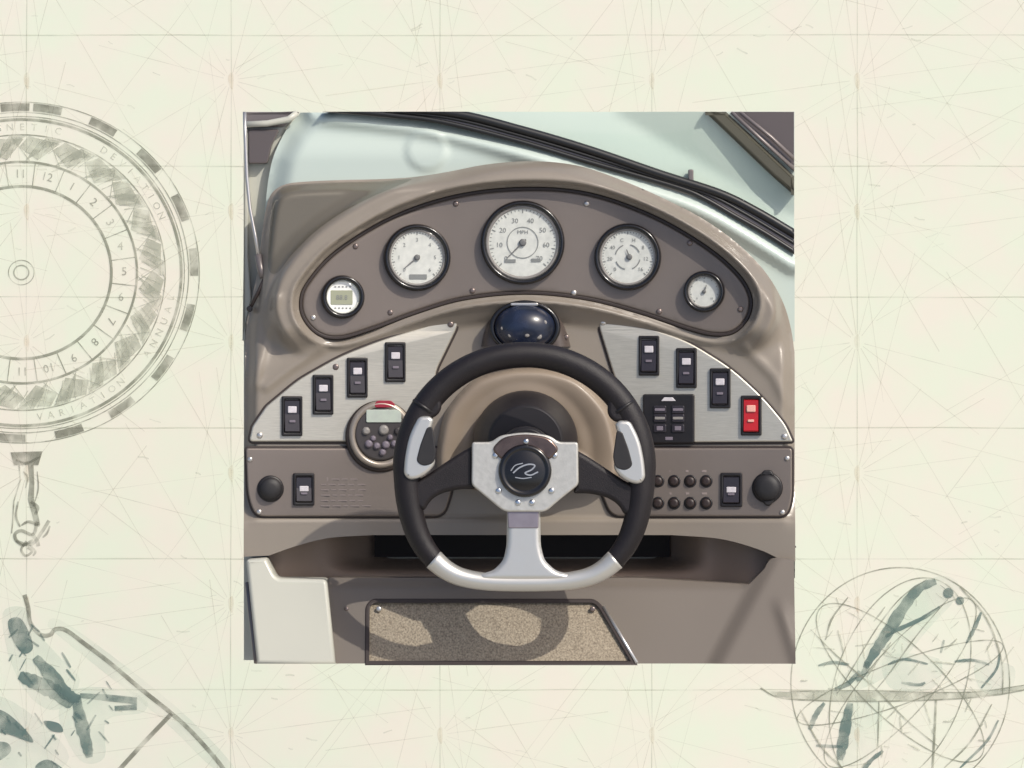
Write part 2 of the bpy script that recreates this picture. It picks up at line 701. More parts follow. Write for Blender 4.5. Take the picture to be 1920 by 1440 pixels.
def ell(r, n=120):
    return [(RX + r * math.cos(2 * math.pi * i / n), RY + 0.957 * r * math.sin(2 * math.pi * i / n)) for i in range(n)]


def pol(r, deg):
    a = math.radians(deg)
    return (RX + r * math.cos(a), RY + 0.957 * r * math.sin(a))


gs = [strip(CL(ell(r)), wd, CD + 0.2 * 4, True) for r, wd in ((169, 6), (217, 5), (270, 2.5), (300, 6), (306, 2), (314, 2), (334, 2), (14, 3), (24, 2))]
for k in range(24):                                   # hour spokes of the inner ring
    gs.append(strip(CL([pol(171, k * 15 + 7), pol(215, k * 15 + 7)]), 2, CD + 0.2 * 4.2))
rose = obj('compass_rose', merge(gs), 'print', chart)
for k in range(19):                                   # dark blocks of the outer scale
    a0 = -86 + k * 19.4
    pts = [pol(317, a0 + t) for t in (0, 3, 6, 9.5)] + [pol(332, a0 + t) for t in (9.5, 6, 3, 0)]
    obj('scale_block', flat(CL(pts), CD + 0.2 * 5), 'printdark', rose)
gs = []
for k in range(24):                                   # leaf-like shaded points between the rings
    a0 = k * 15 + 2
    gs.append(flat(CL([pol(219, a0), pol(240, a0 + 3), pol(268, a0 + 8), pol(268, a0 + 15), pol(250, a0 + 9)]), CD + 0.2 * 5))
    gs.append(strip(CL([pol(220, a0 + 2), pol(267, a0 - 6)]), 2, CD + 0.2 * 5.4))
for k in range(24):
    a0 = k * 15 + 2
    gs.append(flat(CL([pol(222, a0 + 6), pol(262, a0 + 14), pol(268, a0 + 1), pol(246, a0 - 3)]), CD + 0.85))
    for q in range(5):
        b0 = a0 + q * 2.6 + random.uniform(-0.6, 0.6)
        gs.append(strip(CL([pol(random.uniform(222, 240), b0), pol(random.uniform(252, 268), b0 + 3.5)]), random.uniform(1.2, 2.6), CD + 1.3 + 0.01 * q))
obj('leaf_shading', merge(gs), 'leaf', rose, kind='stuff')
for k in range(24):
    deg = k * 15 - 0.5
    num = str((k + 4) % 12 + 1)
    x, y = C(pol(193, deg))
    obj('numeral', text_geo(num, x, y, 24, CD + 0.2 * 5, math.radians(deg + 90) if 20 < deg < 340 else 0.0), 'printdark', rose)
for word, mid, span in (('ANNUAL', 22, 24), ('VARIATION', 66, 34), ('DEVIATION', -40, 34), ('MAGNETIC', -92, 32)):
    gs = []
    for i, ch in enumerate(word):
        deg = mid + (i / (len(word) - 1) - 0.5) * span * (1 if mid < 0 else -1)
        x, y = C(pol(285, deg))
        gs.append(text_geo(ch, x, y, 20, CD + 0.2 * 5, math.radians(deg + (90 if mid < 0 else -90))))
    obj('lettering', merge(gs), 'leaf', rose)
gs = [flat(CL([(20, 848), (80, 846), (72, 872), (26, 872)]), CD + 0.2 * 5), strip(CL([(58, 872), (60, 905), (58, 935), (66, 965), (70, 985)]), [11, 10, 13, 12, 12], CD + 0.2 * 5),
      strip(CL([(36, 872), (38, 900), (26, 940), (24, 975), (22, 1000)]), 3, CD + 0.2 * 5), strip(CL(spl([(70, 978), (62, 1002), (40, 995), (28, 1002), (34, 1016), (60, 1020), (78, 998), (92, 976)], 5, False)), 7, CD + 0.2 * 5.4),
      strip(CL(spl([(50, 1015), (40, 1030), (48, 1042), (60, 1034), (52, 1026)], 5, False)), 5, CD + 0.2 * 5.8), strip(CL([(60, 1000), (70, 1015), (72, 1024)]), 8, CD + 0.2 * 6.2)]
gs += [brush(CL(L), wd, CD + 1.3) for L, wd in (([(30, 862), (50, 868), (76, 856)], 5), ([(44, 884), (52, 896), (48, 915)], 4), ([(70, 884), (72, 915), (66, 940)], 3), ([(34, 940), (30, 968), (38, 988)], 5), ([(58, 940), (70, 952), (66, 966)], 8), ([(40, 985), (54, 978), (74, 986)], 6), ([(80, 1008), (88, 1000), (94, 986)], 5), ([(30, 1014), (44, 1022), (62, 1012)], 6), ([(56, 1022), (66, 1034), (62, 1042)], 5))]
obj('stem_ornament', merge(gs), 'printdark', rose)

# bird-like drafting instrument, lower left
gs = [strip(CL(spl([(46, 1115), (53, 1140), (57, 1168), (76, 1190), (94, 1190), (104, 1180), (124, 1182), (160, 1208), (205, 1242), (262, 1290), (322, 1338), (365, 1378), (412, 1432), (430, 1460)], 5, False)), 9, CD + 0.2 * 4),
      strip(CL([(322, 1338), (270, 1392), (222, 1445)]), 9, CD + 0.2 * 4.4)]
draw = obj('divider_drawing', merge(gs), 'printdark', chart)
gs = [flat(CL(spl([(15, 1165), (36, 1158), (52, 1180), (62, 1215), (44, 1225), (24, 1200)], 5)), CD + 0.2 * 4.8),
      brush(CL([(36, 1266), (72, 1282), (108, 1300), (136, 1322)]), 34, CD + 1.04), brush(CL([(66, 1232), (92, 1262), (124, 1300), (150, 1312)]), 28, CD + 1.1), brush(CL([(142, 1305), (150, 1345), (160, 1385), (168, 1420)]), 27, CD + 1.16),
      brush(CL([(150, 1304), (200, 1308), (255, 1314), (255, 1326), (215, 1328)]), [10, 7, 8, 14, 12], CD + 0.2 * 5.6),
      flat(CL(spl([(-20, 1330), (10, 1335), (46, 1366), (62, 1392), (20, 1378), (-20, 1366)], 5)), CD + 0.2 * 5),
      flat(CL(spl([(-20, 1395), (12, 1392), (20, 1410), (-10, 1428)], 5)), CD + 0.2 * 5), flat(CL(spl([(82, 1352), (110, 1356), (118, 1372), (96, 1370)], 5)), CD + 0.2 * 5),
      flat(CL(spl([(66, 1440), (88, 1424), (110, 1440), (96, 1470)], 5)), CD + 0.2 * 5)]
for g in gs:
    obj('brush_stroke', g, 'printblue', draw)

gs = [flat(CL(spl(L, 5)), CD + 0.5) for L in ([(5, 1150), (48, 1140), (66, 1180), (110, 1230), (150, 1276), (110, 1330), (60, 1310), (20, 1240)], [(150, 1290), (262, 1300), (270, 1335), (200, 1350), (196, 1420), (150, 1425), (110, 1340)], [(90, 1170), (130, 1172), (330, 1325), (440, 1440), (400, 1440), (300, 1345), (120, 1200)], [(-20, 1310), (60, 1340), (130, 1420), (60, 1460), (-20, 1450)])]
for g in gs:
    obj('pale_wash', g, 'wash', draw)
gs = []
for q in range(34):                                    # pen hatching over the figure
    x, y = random.choice(((40, 1190), (90, 1260), (150, 1340), (190, 1320), (20, 1360), (70, 1390)))
    x += random.gauss(0, 22)
    y += random.gauss(0, 22)
    a = random.choice((0.8, 0.9, 1.0, 2.2)) + random.uniform(-0.2, 0.2)
    l = random.uniform(10, 34)
    gs.append(brush(CL([(x, y), (x + l * math.cos(a), y + l * math.sin(a))]), random.uniform(2, 5), CD + 1.4 + q * 0.004))
obj('hatching', merge(gs), 'printblue', draw, kind='stuff')

# armillary sphere, lower right
AX, AY = 1688, 1280
gs = [strip(CL([(AX + 205 * math.cos(2 * math.pi * i / 90), AY + 216 * math.sin(2 * math.pi * i / 90)) for i in range(90)]), 2.6, CD + 0.2 * 4, True)]
for rx, ry, rot in ((205, 60, -0.85), (205, 70, 0.75), (120, 205, 0.35), (205, 40, -0.35)):
    pts = []
    for i in range(80):
        a = 2 * math.pi * i / 80
        x, y = rx * math.cos(a), ry * math.sin(a)
        pts.append((AX + x * math.cos(rot) - y * math.sin(rot), AY + x * math.sin(rot) + y * math.cos(rot)))
    gs.append(strip(CL(pts), 2.4, CD + 0.2 * 4.4 + 0.1 * ry / 60, True))
gs += [strip(CL(spl([(1426, 1290), (1455, 1306), (1500, 1312), (1620, 1315), (1760, 1312), (1860, 1304), (1930, 1292)], 5, False)), 3, CD + 0.2 * 5),
       strip(CL(spl([(1480, 1296), (1620, 1295), (1760, 1298), (1840, 1296), (1925, 1284)], 5, False)), 2.4, CD + 0.2 * 5.2),
       strip(CL([(1755, 1312), (1752, 1380), (1748, 1450)]), 5, CD + 0.2 * 5.4), strip(CL([(1648, 1315), (1646, 1400)]), 3, CD + 0.2 * 5.5)]
arm = obj('armillary_sphere_drawing', merge(gs), 'print', chart)
gs = [brush(CL(spl([(1755, 1090), (1722, 1104), (1690, 1145), (1668, 1180), (1645, 1215), (1622, 1252)], 5, False)), [14, 16, 17, 18, 18, 21, 22, 23, 23, 23, 22, 20, 20, 20, 20, 21, 21, 22, 22, 22, 22, 20, 20, 18, 18, 16], CD + 0.2 * 6),
      brush(CL(spl([(1762, 1138), (1728, 1160), (1680, 1182), (1660, 1194)], 5, False)), 9, CD + 0.2 * 6.4), brush(CL(spl([(1612, 1258), (1590, 1282), (1566, 1292)], 5, False)), 10, CD + 0.2 * 6.6),
      brush(CL([(1546, 1318), (1530, 1340), (1518, 1368)]), 11, CD + 0.2 * 6.6), brush(CL([(1594, 1318), (1586, 1360), (1580, 1395), (1575, 1425)]), [22, 22, 20, 12], CD + 0.2 * 6.8),
      brush(CL([(1530, 1398), (1580, 1400)]), 7, CD + 0.2 * 7), brush(CL([(1840, 1148), (1826, 1180), (1812, 1206)]), 8, CD + 0.2 * 6), brush(CL([(1534, 1248), (1562, 1242), (1592, 1246)]), 7, CD + 0.2 * 6),
      brush(CL([(1790, 1240), (1825, 1238), (1855, 1246)]), 7, CD + 0.2 * 6), brush(CL([(1614, 1450), (1634, 1425), (1656, 1408)]), 9, CD + 0.2 * 6), brush(CL([(1605, 1275), (1620, 1262), (1628, 1240)]), 14, CD + 0.2 * 6.9),
      brush(CL([(1740, 1245), (1700, 1236), (1680, 1240), (1665, 1246)]), 6, CD + 0.2 * 6.2), brush(CL([(1690, 1280), (1722, 1284), (1735, 1280)]), 7, CD + 0.2 * 6.2), brush(CL([(1770, 1200), (1764, 1224)]), 6, CD + 0.2 * 6.2),
      flat(CL(circ(1778, 1112, 10, 12)), CD + 0.2 * 6.3), flat(CL(circ(1800, 1126, 8, 12)), CD + 0.2 * 6.4), brush(CL([(1872, 1350), (1850, 1390), (1800, 1440)]), 6, CD + 0.2 * 6), brush(CL([(1875, 1225), (1868, 1255), (1840, 1290)]), 6, CD + 0.2 * 6)]
for g in gs:
    obj('brush_stroke', g, 'printblue', arm)
obj('horizon_ring', flat(CL([(1440, 1296), (1480, 1297), (1620, 1297), (1760, 1299), (1860, 1296), (1925, 1286), (1925, 1292), (1860, 1303), (1760, 1311), (1620, 1314), (1500, 1311), (1455, 1305)]), CD + 0.7), 'leaf', arm)
for L, wd in (([(1738, 1086), (1690, 1120), (1648, 1172), (1606, 1240), (1570, 1300)], 3), ([(1780, 1120), (1720, 1190), (1668, 1262), (1640, 1296)], 3), ([(1800, 1100), (1850, 1160), (1878, 1240), (1880, 1300)], 4), ([(1520, 1180), (1570, 1230), (1640, 1290), (1700, 1350), (1760, 1400)], 3), ([(1500, 1330), (1540, 1400), (1580, 1440)], 4), ([(1860, 1320), (1820, 1390), (1770, 1440)], 4), ([(1590, 1120), (1560, 1160), (1548, 1200)], 4)):
    obj('pen_line', brush(CL(spl(L, 6, False)), wd, CD + 1.6), 'print', arm)

gs = [flat(CL(spl(L, 5)), CD + 0.5) for L in ([(1770, 1080), (1800, 1110), (1740, 1180), (1660, 1270), (1560, 1300), (1640, 1200), (1700, 1110)], [(1660, 1230), (1760, 1235), (1750, 1290), (1670, 1290)], [(1590, 1315), (1650, 1320), (1640, 1410), (1570, 1430)], [(1830, 1240), (1900, 1250), (1890, 1300), (1840, 1295)])]
for g in gs:
    obj('pale_wash', g, 'wash', arm)
gs = []
for q in range(70):                                   # fine pen lines inside the sphere
    r, t = 200 * math.sqrt(random.random()), random.uniform(0, 6.28)
    x, y = AX + r * math.cos(t), AY + r * math.sin(t)
    a = random.choice((-0.9, -0.85, 0.75, 0.1, 1.5)) + random.uniform(-0.25, 0.25)
    l = random.uniform(10, 46)
    gs.append(brush(CL([(x, y), (x + l * 0.5 * math.cos(a) + random.uniform(-2, 2), y + l * 0.5 * math.sin(a)), (x + l * math.cos(a), y + l * math.sin(a))]), random.uniform(1.6, 4.2), CD + 1.5 + q * 0.003))
obj('hatching', merge(gs), 'leaf', arm, kind='stuff')

# ------------------------------------------------------------------ white deck and coaming round the dash
deck = thing('boat_deck', 'white glossy fibreglass deck curving above and left of the tan dashboard', 'boat deck', (960, 640, -90))
obj('side_deck', surf([[(455, 208), (1490, 208), (1490, 960), (455, 960)]], lambda X, Y: -95 - 70 * sstep(X, 525, 600) * (1 - sstep(Y, 480, 640)), 20, 30), 'side', deck)
obj('hull_side', surf([[(455, 960), (530, 960), (530, 1240), (455, 1240)]], lambda X, Y: -95 + 0 * X, 40, 30), 'side', deck)
RL = spl([(600, 200), (720, 213), (820, 228), (970, 266), (1100, 306), (1250, 350), (1330, 381), (1400, 420), (1496, 480)], 8, False)
RU = spl([(830, 200), (970, 234), (1100, 271), (1250, 323), (1330, 347), (1400, 379), (1496, 436)], 8, False)
co = [p for p in RL if p[1] >= 208 and p[0] <= 1491] + [(1491, 477), (1491, 640)] + [(1440, 640), (600, 640)] + spl([(486, 640), (485, 520), (490, 470), (495, 400), (501, 340), (512, 290), (536, 240), (562, 209)], 6, False)


def coam_d(X, Y):
    d1, _ = dist_poly(X, Y, [(486, 640), (485, 520), (490, 470), (495, 400), (501, 340), (512, 290), (536, 240), (562, 209), (600, 190)], False)
    d2, _ = dist_poly(X, Y, RL, False)
    r1 = -26 * (1 - sstep(d1, 0, 46))
    r2 = 16 * np.exp(-((d2 - 20) / 13.0) ** 2)        # rolled lip under the windscreen rail
    cr = -20 * sstep(Y, 300, 215)
    h = np.hypot(X - 800, (Y - 280) * 1.0)
    bump = 5 * (1 - sstep(h, 33, 44))
    return -46 + r1 + r2 + cr + bump


obj('coaming', surf([co], coam_d, 8, 40), 'white', deck)
fore = [p for p in RU if p[1] >= 208 and p[0] <= 1491] + [(1491, 433), (1491, 208), (860, 208)]


def fore_d(X, Y):
    # a crease runs down to the right; beyond it the deck rises towards the viewer and so faces the light less
    s = ((X - 1150) * 0.50 - (Y - 208) * 0.866)
    return np.minimum(-80 + 0.27 * np.maximum(s, 0) - 0.10 * np.minimum(s, 0), -56)


obj('foredeck', surf([fore], fore_d, 12, 30), 'fore', deck)
obj('side_window', plate(rnd([(463, 241), (523, 241), (508, 272), (500, 306), (464, 306)], 6), -90, -70, 3), 'hatch', deck)
obj('gunwale', plate(rnd([(455, 208), (560, 208), (532, 236), (455, 238)], 3), -92, -76, 5), 'rail', deck)
obj('trim_strip', tube([(455, 232, -66), (500, 230, -64), (540, 222, -64), (556, 210, -66)], 6), 'side', deck)
obj('edge_strip', plate(rnd([(455, 240), (463, 240), (464, 480), (470, 560), (455, 640)], 2), -92, -72, 3), 'side', deck)

wind = thing('windscreen', 'curved boat windscreen with black rubber rail above the dashboard', 'windscreen', (1200, 330, -60))
def band(line, wd, d0, d1):
    P = np.array(line)
    t = np.gradient(P, axis=0)
    t /= np.linalg.norm(t, axis=1)[:, None]
    nn = np.stack([-t[:, 1], t[:, 0]], 1) * wd / 2
    return plate([tuple(p) for p in P + nn] + [tuple(p) for p in (P - nn)[::-1]], d0, d1, 3, back=True)


UP = spl([(560, 186), (700, 198), (850, 212), (970, 241), (1100, 279), (1241, 327), (1349, 362), (1417, 395), (1490, 438), (1530, 462)], 8, False)
LO = spl([(560, 196), (640, 206), (740, 216), (830, 228), (970, 263), (1105, 303), (1268, 350), (1322, 372), (1376, 403), (1431, 434), (1485, 468), (1530, 498)], 8, False)
MI = spl([(560, 191), (690, 203), (840, 220), (970, 252), (1102, 291), (1254, 339), (1335, 367), (1396, 399), (1460, 437), (1530, 480)], 8, False)
obj('rail', band(MI, 27, -70, -38), 'rail', wind, clip=True)
obj('upper_seal', tube([(x, y, -38) for x, y in UP], 8.5, n=12), 'seal', wind, clip=True)
obj('lower_seal', tube([(x, y, -38) for x, y in LO], 5.0, n=12), 'seal', wind, clip=True)
obj('middle_bead', tube([(x, y, -37) for x, y in MI], 3.2, n=8), 'seal', wind, clip=True)
obj('latch_pin', plate(rect(1296, 328, 10, 22, 3), -70, -36, 2.5), 'rail', wind)
gp = [p for p in UP if p[0] < 1500][8:]
obj('glass', plate(gp + [(1500, 372), (1330, 230), (1310, 190)], -40.5, -38, 0), 'pane', wind, clip='open')

post = thing('windscreen_post', 'dark slanted windscreen post in the upper right corner of the cockpit', 'windscreen post', (1420, 270, -40))
obj('trim', plate(rnd([(1322, 208), (1362, 208), (1491, 330), (1491, 366), (1450, 330)], 1), -75, -42, 7), 'olive', post, clip=True)
obj('panel', plate([(1372, 208), (1491, 208), (1491, 322)], -75, -50, 2), 'hatch', post, clip=True)
for o in (0, 16):
    obj('bead', tube([(1372 + o, 209, -40), (1430 + o * 1.1, 262 - o * 0.3, -40), (1495, 320 - o * 1.2, -40)], 3.5), 'rail', post, clip=True)

stay = thing('steel_stay', 'thin bright steel stay running down the left edge beside the dashboard', 'stay', (470, 400, -20))
obj('rod', tube([(458, 209, -30), (459, 260, -28), (462, 330, -24), (468, 390, -20), (478, 440, -14), (487, 492, -6)], 3.4), 'screw', stay)
obj('sleeve', tube([(484, 478, -8), (489, 505, -4), (494, 520, 0)], 7), 'rail', stay)
obj('lower_arm', tube([(500, 514, 6), (486, 544, 8), (468, 580, 8)], 3.6), 'groove', stay)
obj('end_tip', lathe(468, 579, [(5.5, 0), (6, 9), (4, 14)], 12), 'black', stay)

# ------------------------------------------------------------------ dashboard
dash = thing('dashboard', 'tan moulded boat dashboard with arched instrument panel and silver switch panels', 'dashboard', (975, 1000, 0))
PODL = spl([(561, 565), (575, 528), (630, 468), (735, 404), (855, 364), (985, 350), (1105, 360), (1225, 402), (1325, 460), (1385, 512), (1410, 556), (1405, 596), (1378, 625), (1340, 631), (1290, 620), (1200, 590), (1100, 564), (985, 553), (870, 564), (780, 590), (705, 618), (640, 637), (597, 630), (568, 600)], 7)
OUT = [(458, 1043), (458, 800), (460, 640)] + spl([(463, 600), (472, 560), (484, 500), (492, 430), (500, 384), (512, 359), (536, 345), (575, 340), (640, 337), (720, 335), (780, 331), (840, 322), (900, 310), (950, 304), (990, 302), (1040, 304), (1090, 312), (1140, 328), (1200, 352), (1260, 380), (1320, 412), (1380, 455), (1430, 505), (1465, 560), (1482, 610), (1490, 660)], 5, False) + [(1490, 1052)] + spl([(1462, 1048), (1420, 1029), (1350, 1010), (1260, 1003)], 6, False) + spl([(700, 1003), (620, 1008), (560, 1022), (505, 1041)], 6, False)


def wrap(x, y=800):
    """the dash wraps round the helmsman: both ends come forward"""
    x = np.asarray(x, float)
    u = np.maximum(0, 850 - x) + np.maximum(0, x - 1125)
    return 0.12 * np.where(u < 80, u * u / 160, u - 40)


YAW = math.atan(0.12)


def dash_d(X, Y):
    dp, inp = dist_poly(X, Y, PODL)
    sd = np.where(inp, -dp, dp)
    do, _ = dist_poly(X, Y, OUT[:-22])
    cxp = 985 + (X - 985) * 0.0
    arch = 560 + ((X - 985) / 430.0) ** 2 * 60         # below this line we are on the flat lower fascia
    up = 1 - sstep(Y, arch - 10, arch + 60)
    hood = 38 * (1 - sstep(sd, 38, 58)) * 1.0
    hood = np.maximum(hood * up, 9 * (1 - sstep(sd, 9, 22)))
    groove = -16 * (1 - sstep(sd, 2, 12)) * (0.3 + 0.7 * up)
    lip = 4 * np.exp(-((sd - 14) / 5.0) ** 2) * up
    edge = -34 * (1 - sstep(do, 0, 26)) * sstep(1000 - Y, 0, 120)
    low = -14 * up * sstep(sd, 50, 80)
    # moulded crease running down from the arch to the left end
    dc, _ = dist_poly(X, Y, [(600, 655), (545, 690), (500, 725)], False)
    dc2, _ = dist_poly(X, Y, [(1395, 650), (1450, 705), (1480, 765)], False)
    dl, _ = dist_poly(X, Y, [(520, 560), (498, 640), (478, 720)], False)
    crease = 5 * np.exp(-(dc / 9) ** 2) + 6 * np.exp(-(dl / 9) ** 2) + 4 * np.exp(-(dc2 / 10) ** 2)
    ledge = 7 * sstep(Y, 968, 976)
    val = np.where(sd < 0, -12, np.maximum(hood, 0) + groove + lip + low + edge + crease + ledge)
    return val + wrap(X, Y)


obj('moulding', surf([OUT], dash_d, 5.5, 110, [list(map(tuple, inset(PODL, -k))) for k in (-0.8, 0.5, 4, 8, 12, 16, 20, 24)]), 'tan', dash)
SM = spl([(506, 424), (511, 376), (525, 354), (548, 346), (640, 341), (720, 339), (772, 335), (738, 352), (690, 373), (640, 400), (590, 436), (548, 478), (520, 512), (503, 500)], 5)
obj('reflection_sheet', surf([SM], lambda X, Y: dash_d(X, Y) + 3, 6, 0), 'dark_reflection', dash, label='dark translucent sheet standing for a reflection at the upper left')  # tinted sheet added to draw a dark reflection on the moulding
# instrument panel: gasket, plate, screws
obj('gasket', plate([list(map(tuple, inset(PODL, 0.9))), list(map(tuple, inset(PODL, 7)))], -13, 9.5, 1.5, df=lambda x, y: float(wrap(x))), 'groove', dash)
PAN = list(map(tuple, inset(PODL, 6)))


def pan_d(X, Y):
    dd, _ = dist_poly(X, Y, PAN)
    return 8 - 4 * (1 - np.clip(dd / 4, 0, 1)) ** 2 + wrap(X)


panel = obj('instrument_panel', surf([PAN], pan_d, 9, 18, [list(map(tuple, inset(PODL, k))) for k in (8, 11)]), 'taupe', dash)
for x, y, m in ((1100, 382, 'screw'), (855, 382, 'dark_screw'), (886, 545, 'dark_screw'), (732, 586, 'dark_screw'), (667, 462, 'dark_screw'), (1293, 456, 'dark_screw'), (1076, 549, 'screw'), (1236, 584, 'dark_screw'), (588, 596, 'screw'), (1388, 580, 'dark_screw')):
    screw(x, y, 8 + float(wrap(x)), 5.5, m, panel)

LP = rnd([(468, 828), (474, 800), (500, 762), (560, 712), (640, 667), (720, 636), (800, 612), (846, 597), (858, 601), (856, 616), (818, 694), (800, 828)], [8, 4, 6, 20, 30, 30, 20, 8, 6, 8, 10, 6])
RP = rnd([(1124, 600), (1130, 595), (1200, 609), (1290, 640), (1370, 690), (1430, 745), (1472, 796), (1486, 828), (1200, 830), (1150, 700), (1124, 615)], [5, 5, 20, 30, 30, 30, 14, 5, 5, 20, 8])
for L, nm, sc_pts in ((LP, 'left', ((845, 608), (630, 688), (488, 816))), (RP, 'right', ((1131, 604), (1470, 818)))):
    obj('panel_gasket', plate(list(map(tuple, inset(L, -4))), -6, 3, 2, df=lambda x, y: float(wrap(x))), 'groove', dash)
    sp_ = obj('switch_panel', plate(L, -4, 7, 3, df=lambda x, y: float(wrap(x))), 'silver', dash)
    for x, y in sc_pts:
        screw(x, y, 7 + float(wrap(x)), 6, 'dark_screw' if x > 500 and x < 900 else 'screw', sp_)
LL = rnd([(462, 840), (838, 840), (852, 905), (832, 968), (480, 968), (466, 930)], [6, 10, 30, 20, 18, 20])
RR = rnd([(1128, 840), (1484, 840), (1484, 935), (1474, 968), (1146, 968), (1120, 905)], [10, 6, 20, 16, 20, 30])
for L, pts in ((LL, ((470, 861), (487, 959))), (RR, ((1475, 859), (1466, 960)))):
    obj('panel_gasket', plate(list(map(tuple, inset(L, -4))), -6, 4, 2, df=lambda x, y: float(wrap(x))), 'groove', dash)
    q = obj('lower_panel', plate(L, -4, 9, 3, df=lambda x, y: float(wrap(x))), 'taupe', dash)
    for x, y in pts:
        screw(x, y, 9 + float(wrap(x)), 5, 'screw', q)
    if L is LL:
        lab = [lathe(612, 898, [(4.5, 9 + float(wrap(612))), (4.5, 10.5 + float(wrap(612)))], 10)]
        for r in range(6):
            x = 602 if r else 622
            y = 898 + r * 10
            while x < 668 + (r % 3) * 6:
                wd = random.uniform(8, 18)
                lab.append(flat([(x, y - 1.2), (x + wd, y - 1.2), (x + wd, y + 1.2), (x, y + 1.2)], 11 + float(wrap(x))))
                x += wd + 4
        obj('label_print', merge(lab), 'label', q)
    else:
        for x in (1234, 1264, 1294, 1324):
            for y in (883, 925):
                obj('label_print', flat([(x - 9, y - 2), (x + 9, y - 2), (x + 9, y + 2), (x - 9, y + 2)], 11 + float(wrap(x))), 'label', q)

# steering column pod, tan with rounded shoulders
PD = spl([(817, 870), (820, 830), (836, 770), (884, 715), (940, 693), (988, 688), (1040, 693), (1092, 714), (1142, 768), (1160, 830), (1163, 870), (1156, 900), (1110, 916), (985, 924), (870, 916), (824, 900)], 6)


def pod_d(X, Y):
    dd, _ = dist_poly(X, Y, PD)
    h = np.hypot(X - 985, (Y - 850) * 0.95)
    lip = 52 * np.sqrt(np.clip(1 - (1 - np.clip(dd / 15, 0, 1)) ** 2, 0, 1))
    return -2 + lip - 34 * sstep(dd, 13, 110) + 10 * (1 - sstep(h, 100, 130))


obj('column_pod', surf([PD], pod_d, 5, 30), 'pod', dash)
# open shelf under the fascia
g = Geo()
lft = [(505, 1041), (560, 1022), (620, 1008), (700, 1003)]
g.add([(x, y, -2) for x, y in lft] + [(525, 1081, -2), (700, 1081, -2), (690, 1004, -150), (690, 1046, -150), (505, 1041, -20), (525, 1081, -20)], [(0, 8, 9, 4), (0, 1, 2, 3, 6, 7, 9, 8)], False)
obj('shelf_liner', surf([[(503, 1042), (560, 1021), (620, 1006), (700, 1001), (1262, 1001), (1350, 1008), (1420, 1024), (1466, 1042), (1466, 1060), (1412, 1108), (1300, 1100), (1200, 1094), (518, 1094)]],
     lambda X, Y: -10 - 170 * sstep(X, 600, 740) * (1 - sstep(X, 1220, 1330)) * (1 - 0.93 * sstep(Y, 1044, 1078)) - 40 * sstep(X, 520, 600) * (1 - sstep(X, 1330, 1420)), 7, 30), 'recess', dash)
obj('shelf_back', plate([(700, 1001), (1258, 1001), (1258, 1047), (700, 1047)], -172, -165, 0), 'deep_shade', dash)  # near-black colour paints the deep shade inside the shelf
obj('back_shell', plate([(455.5, 209), (1490, 209), (1490, 1241), (455.5, 1241)], -230, -205, 3, back=True), 'side', dash)

# ------------------------------------------------------------------ lower bench with the mat pocket
LD = 205


def slope(y):
    """the riser of the lower step leans out towards the feet"""
    return 0.63 * (y - 1229)


bench = thing('lower_step', 'tan lower step moulding under the dashboard with a mat pocket', 'step', (1050, 1238, LD))
FR = rnd([(700, 1123), (1112, 1123), (1124, 1132), (1188, 1239), (690, 1239), (690, 1134)], [10, 10, 10, 0, 0, 10])
BO = [(618, 1082), (1200, 1082), (1300, 1088), (1402, 1094)] + spl([(1430, 1066), (1446, 1046), (1486, 1048)], 4, False) + [(1486, 1239), (612, 1239)]


def bench_d(X, Y):
    s = sstep(((X - 1400) + (Y - 1090) * 0.55), 0, 36)
    r = -14 * (1 - sstep(Y, 1082, 1104)) * (X < 1390)
    v = 8 * np.exp(-(((X - 1466) - (Y - 1150) * 0.3) / 12.0) ** 2) * sstep(Y, 1110, 1150)
    return LD + 14 * s + r + v + slope(Y)


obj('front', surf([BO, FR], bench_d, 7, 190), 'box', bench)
obj('pocket_rim', plate([list(map(tuple, inset(FR, -3))), list(map(tuple, inset(FR, 5)))], LD - 40, LD + 3, 2, df=lambda x, y: slope(y)), 'groove', bench)
obj('rim_bead', tube([(1130, 1135, LD + 2 + slope(1135)), (1160, 1184, LD + 3 + slope(1184)), (1192, 1238, LD + 4 + slope(1238))], 3.2), 'screw', bench)
screw(712, 1139, LD + 2 + slope(1139), 5.5, 'screw', bench)
screw(1110, 1139, LD + 2 + slope(1139), 5.5, 'dark_screw', bench)
screw(652, 1139, LD + slope(1139), 4.5, 'dark_screw', bench)
floor_mat = thing('carpet_mat', 'speckled beige carpet mat lying in the framed pocket of the lower step', 'mat', (940, 1200, LD - 14))
obj('pile', surf([list(map(tuple, inset(FR, 4)))], lambda X, Y: LD - 5 + slope(Y) + 1.2 * np.sin(X * 0.9) * np.cos(Y * 0.8 + X * 0.3), 5, 10), 'carpet', floor_mat)

lin_p = thing('side_panel', 'plain off-white panel at the lower left below the dashboard', 'side panel', (550, 1238, 190))
obj('panel', plate(rnd([(466, 1047), (503, 1044), (522, 1081), (616, 1083), (633, 1239), (487, 1239), (474, 1120)], [6, 5, 10, 9, 0, 0, 10]), -60, 226, 7, seg=4, df=lambda x, y: 0.2 * (y - 1229)), 'side', lin_p)
obj('seam', tube([(466, 1092, 90), (472, 1140, 120), (479, 1190, 150), (485, 1238, 176)], 5), 'rail', lin_p)

lev = thing('throttle_knob', 'black rounded throttle knob cut by the right edge below the socket cap', 'knob', (1486, 1050, 30))
obj('knob', plate(spl([(1490, 1016), (1480, 1024), (1474, 1042), (1476, 1062), (1484, 1074), (1490, 1076)], 4, False), -40, 34, 9, seg=4), 'gloss', lev)
obj('lever', plate([(1484, 1062), (1490, 1062), (1490, 1084), (1487, 1082)], -40, 18, 2), 'black', lev)

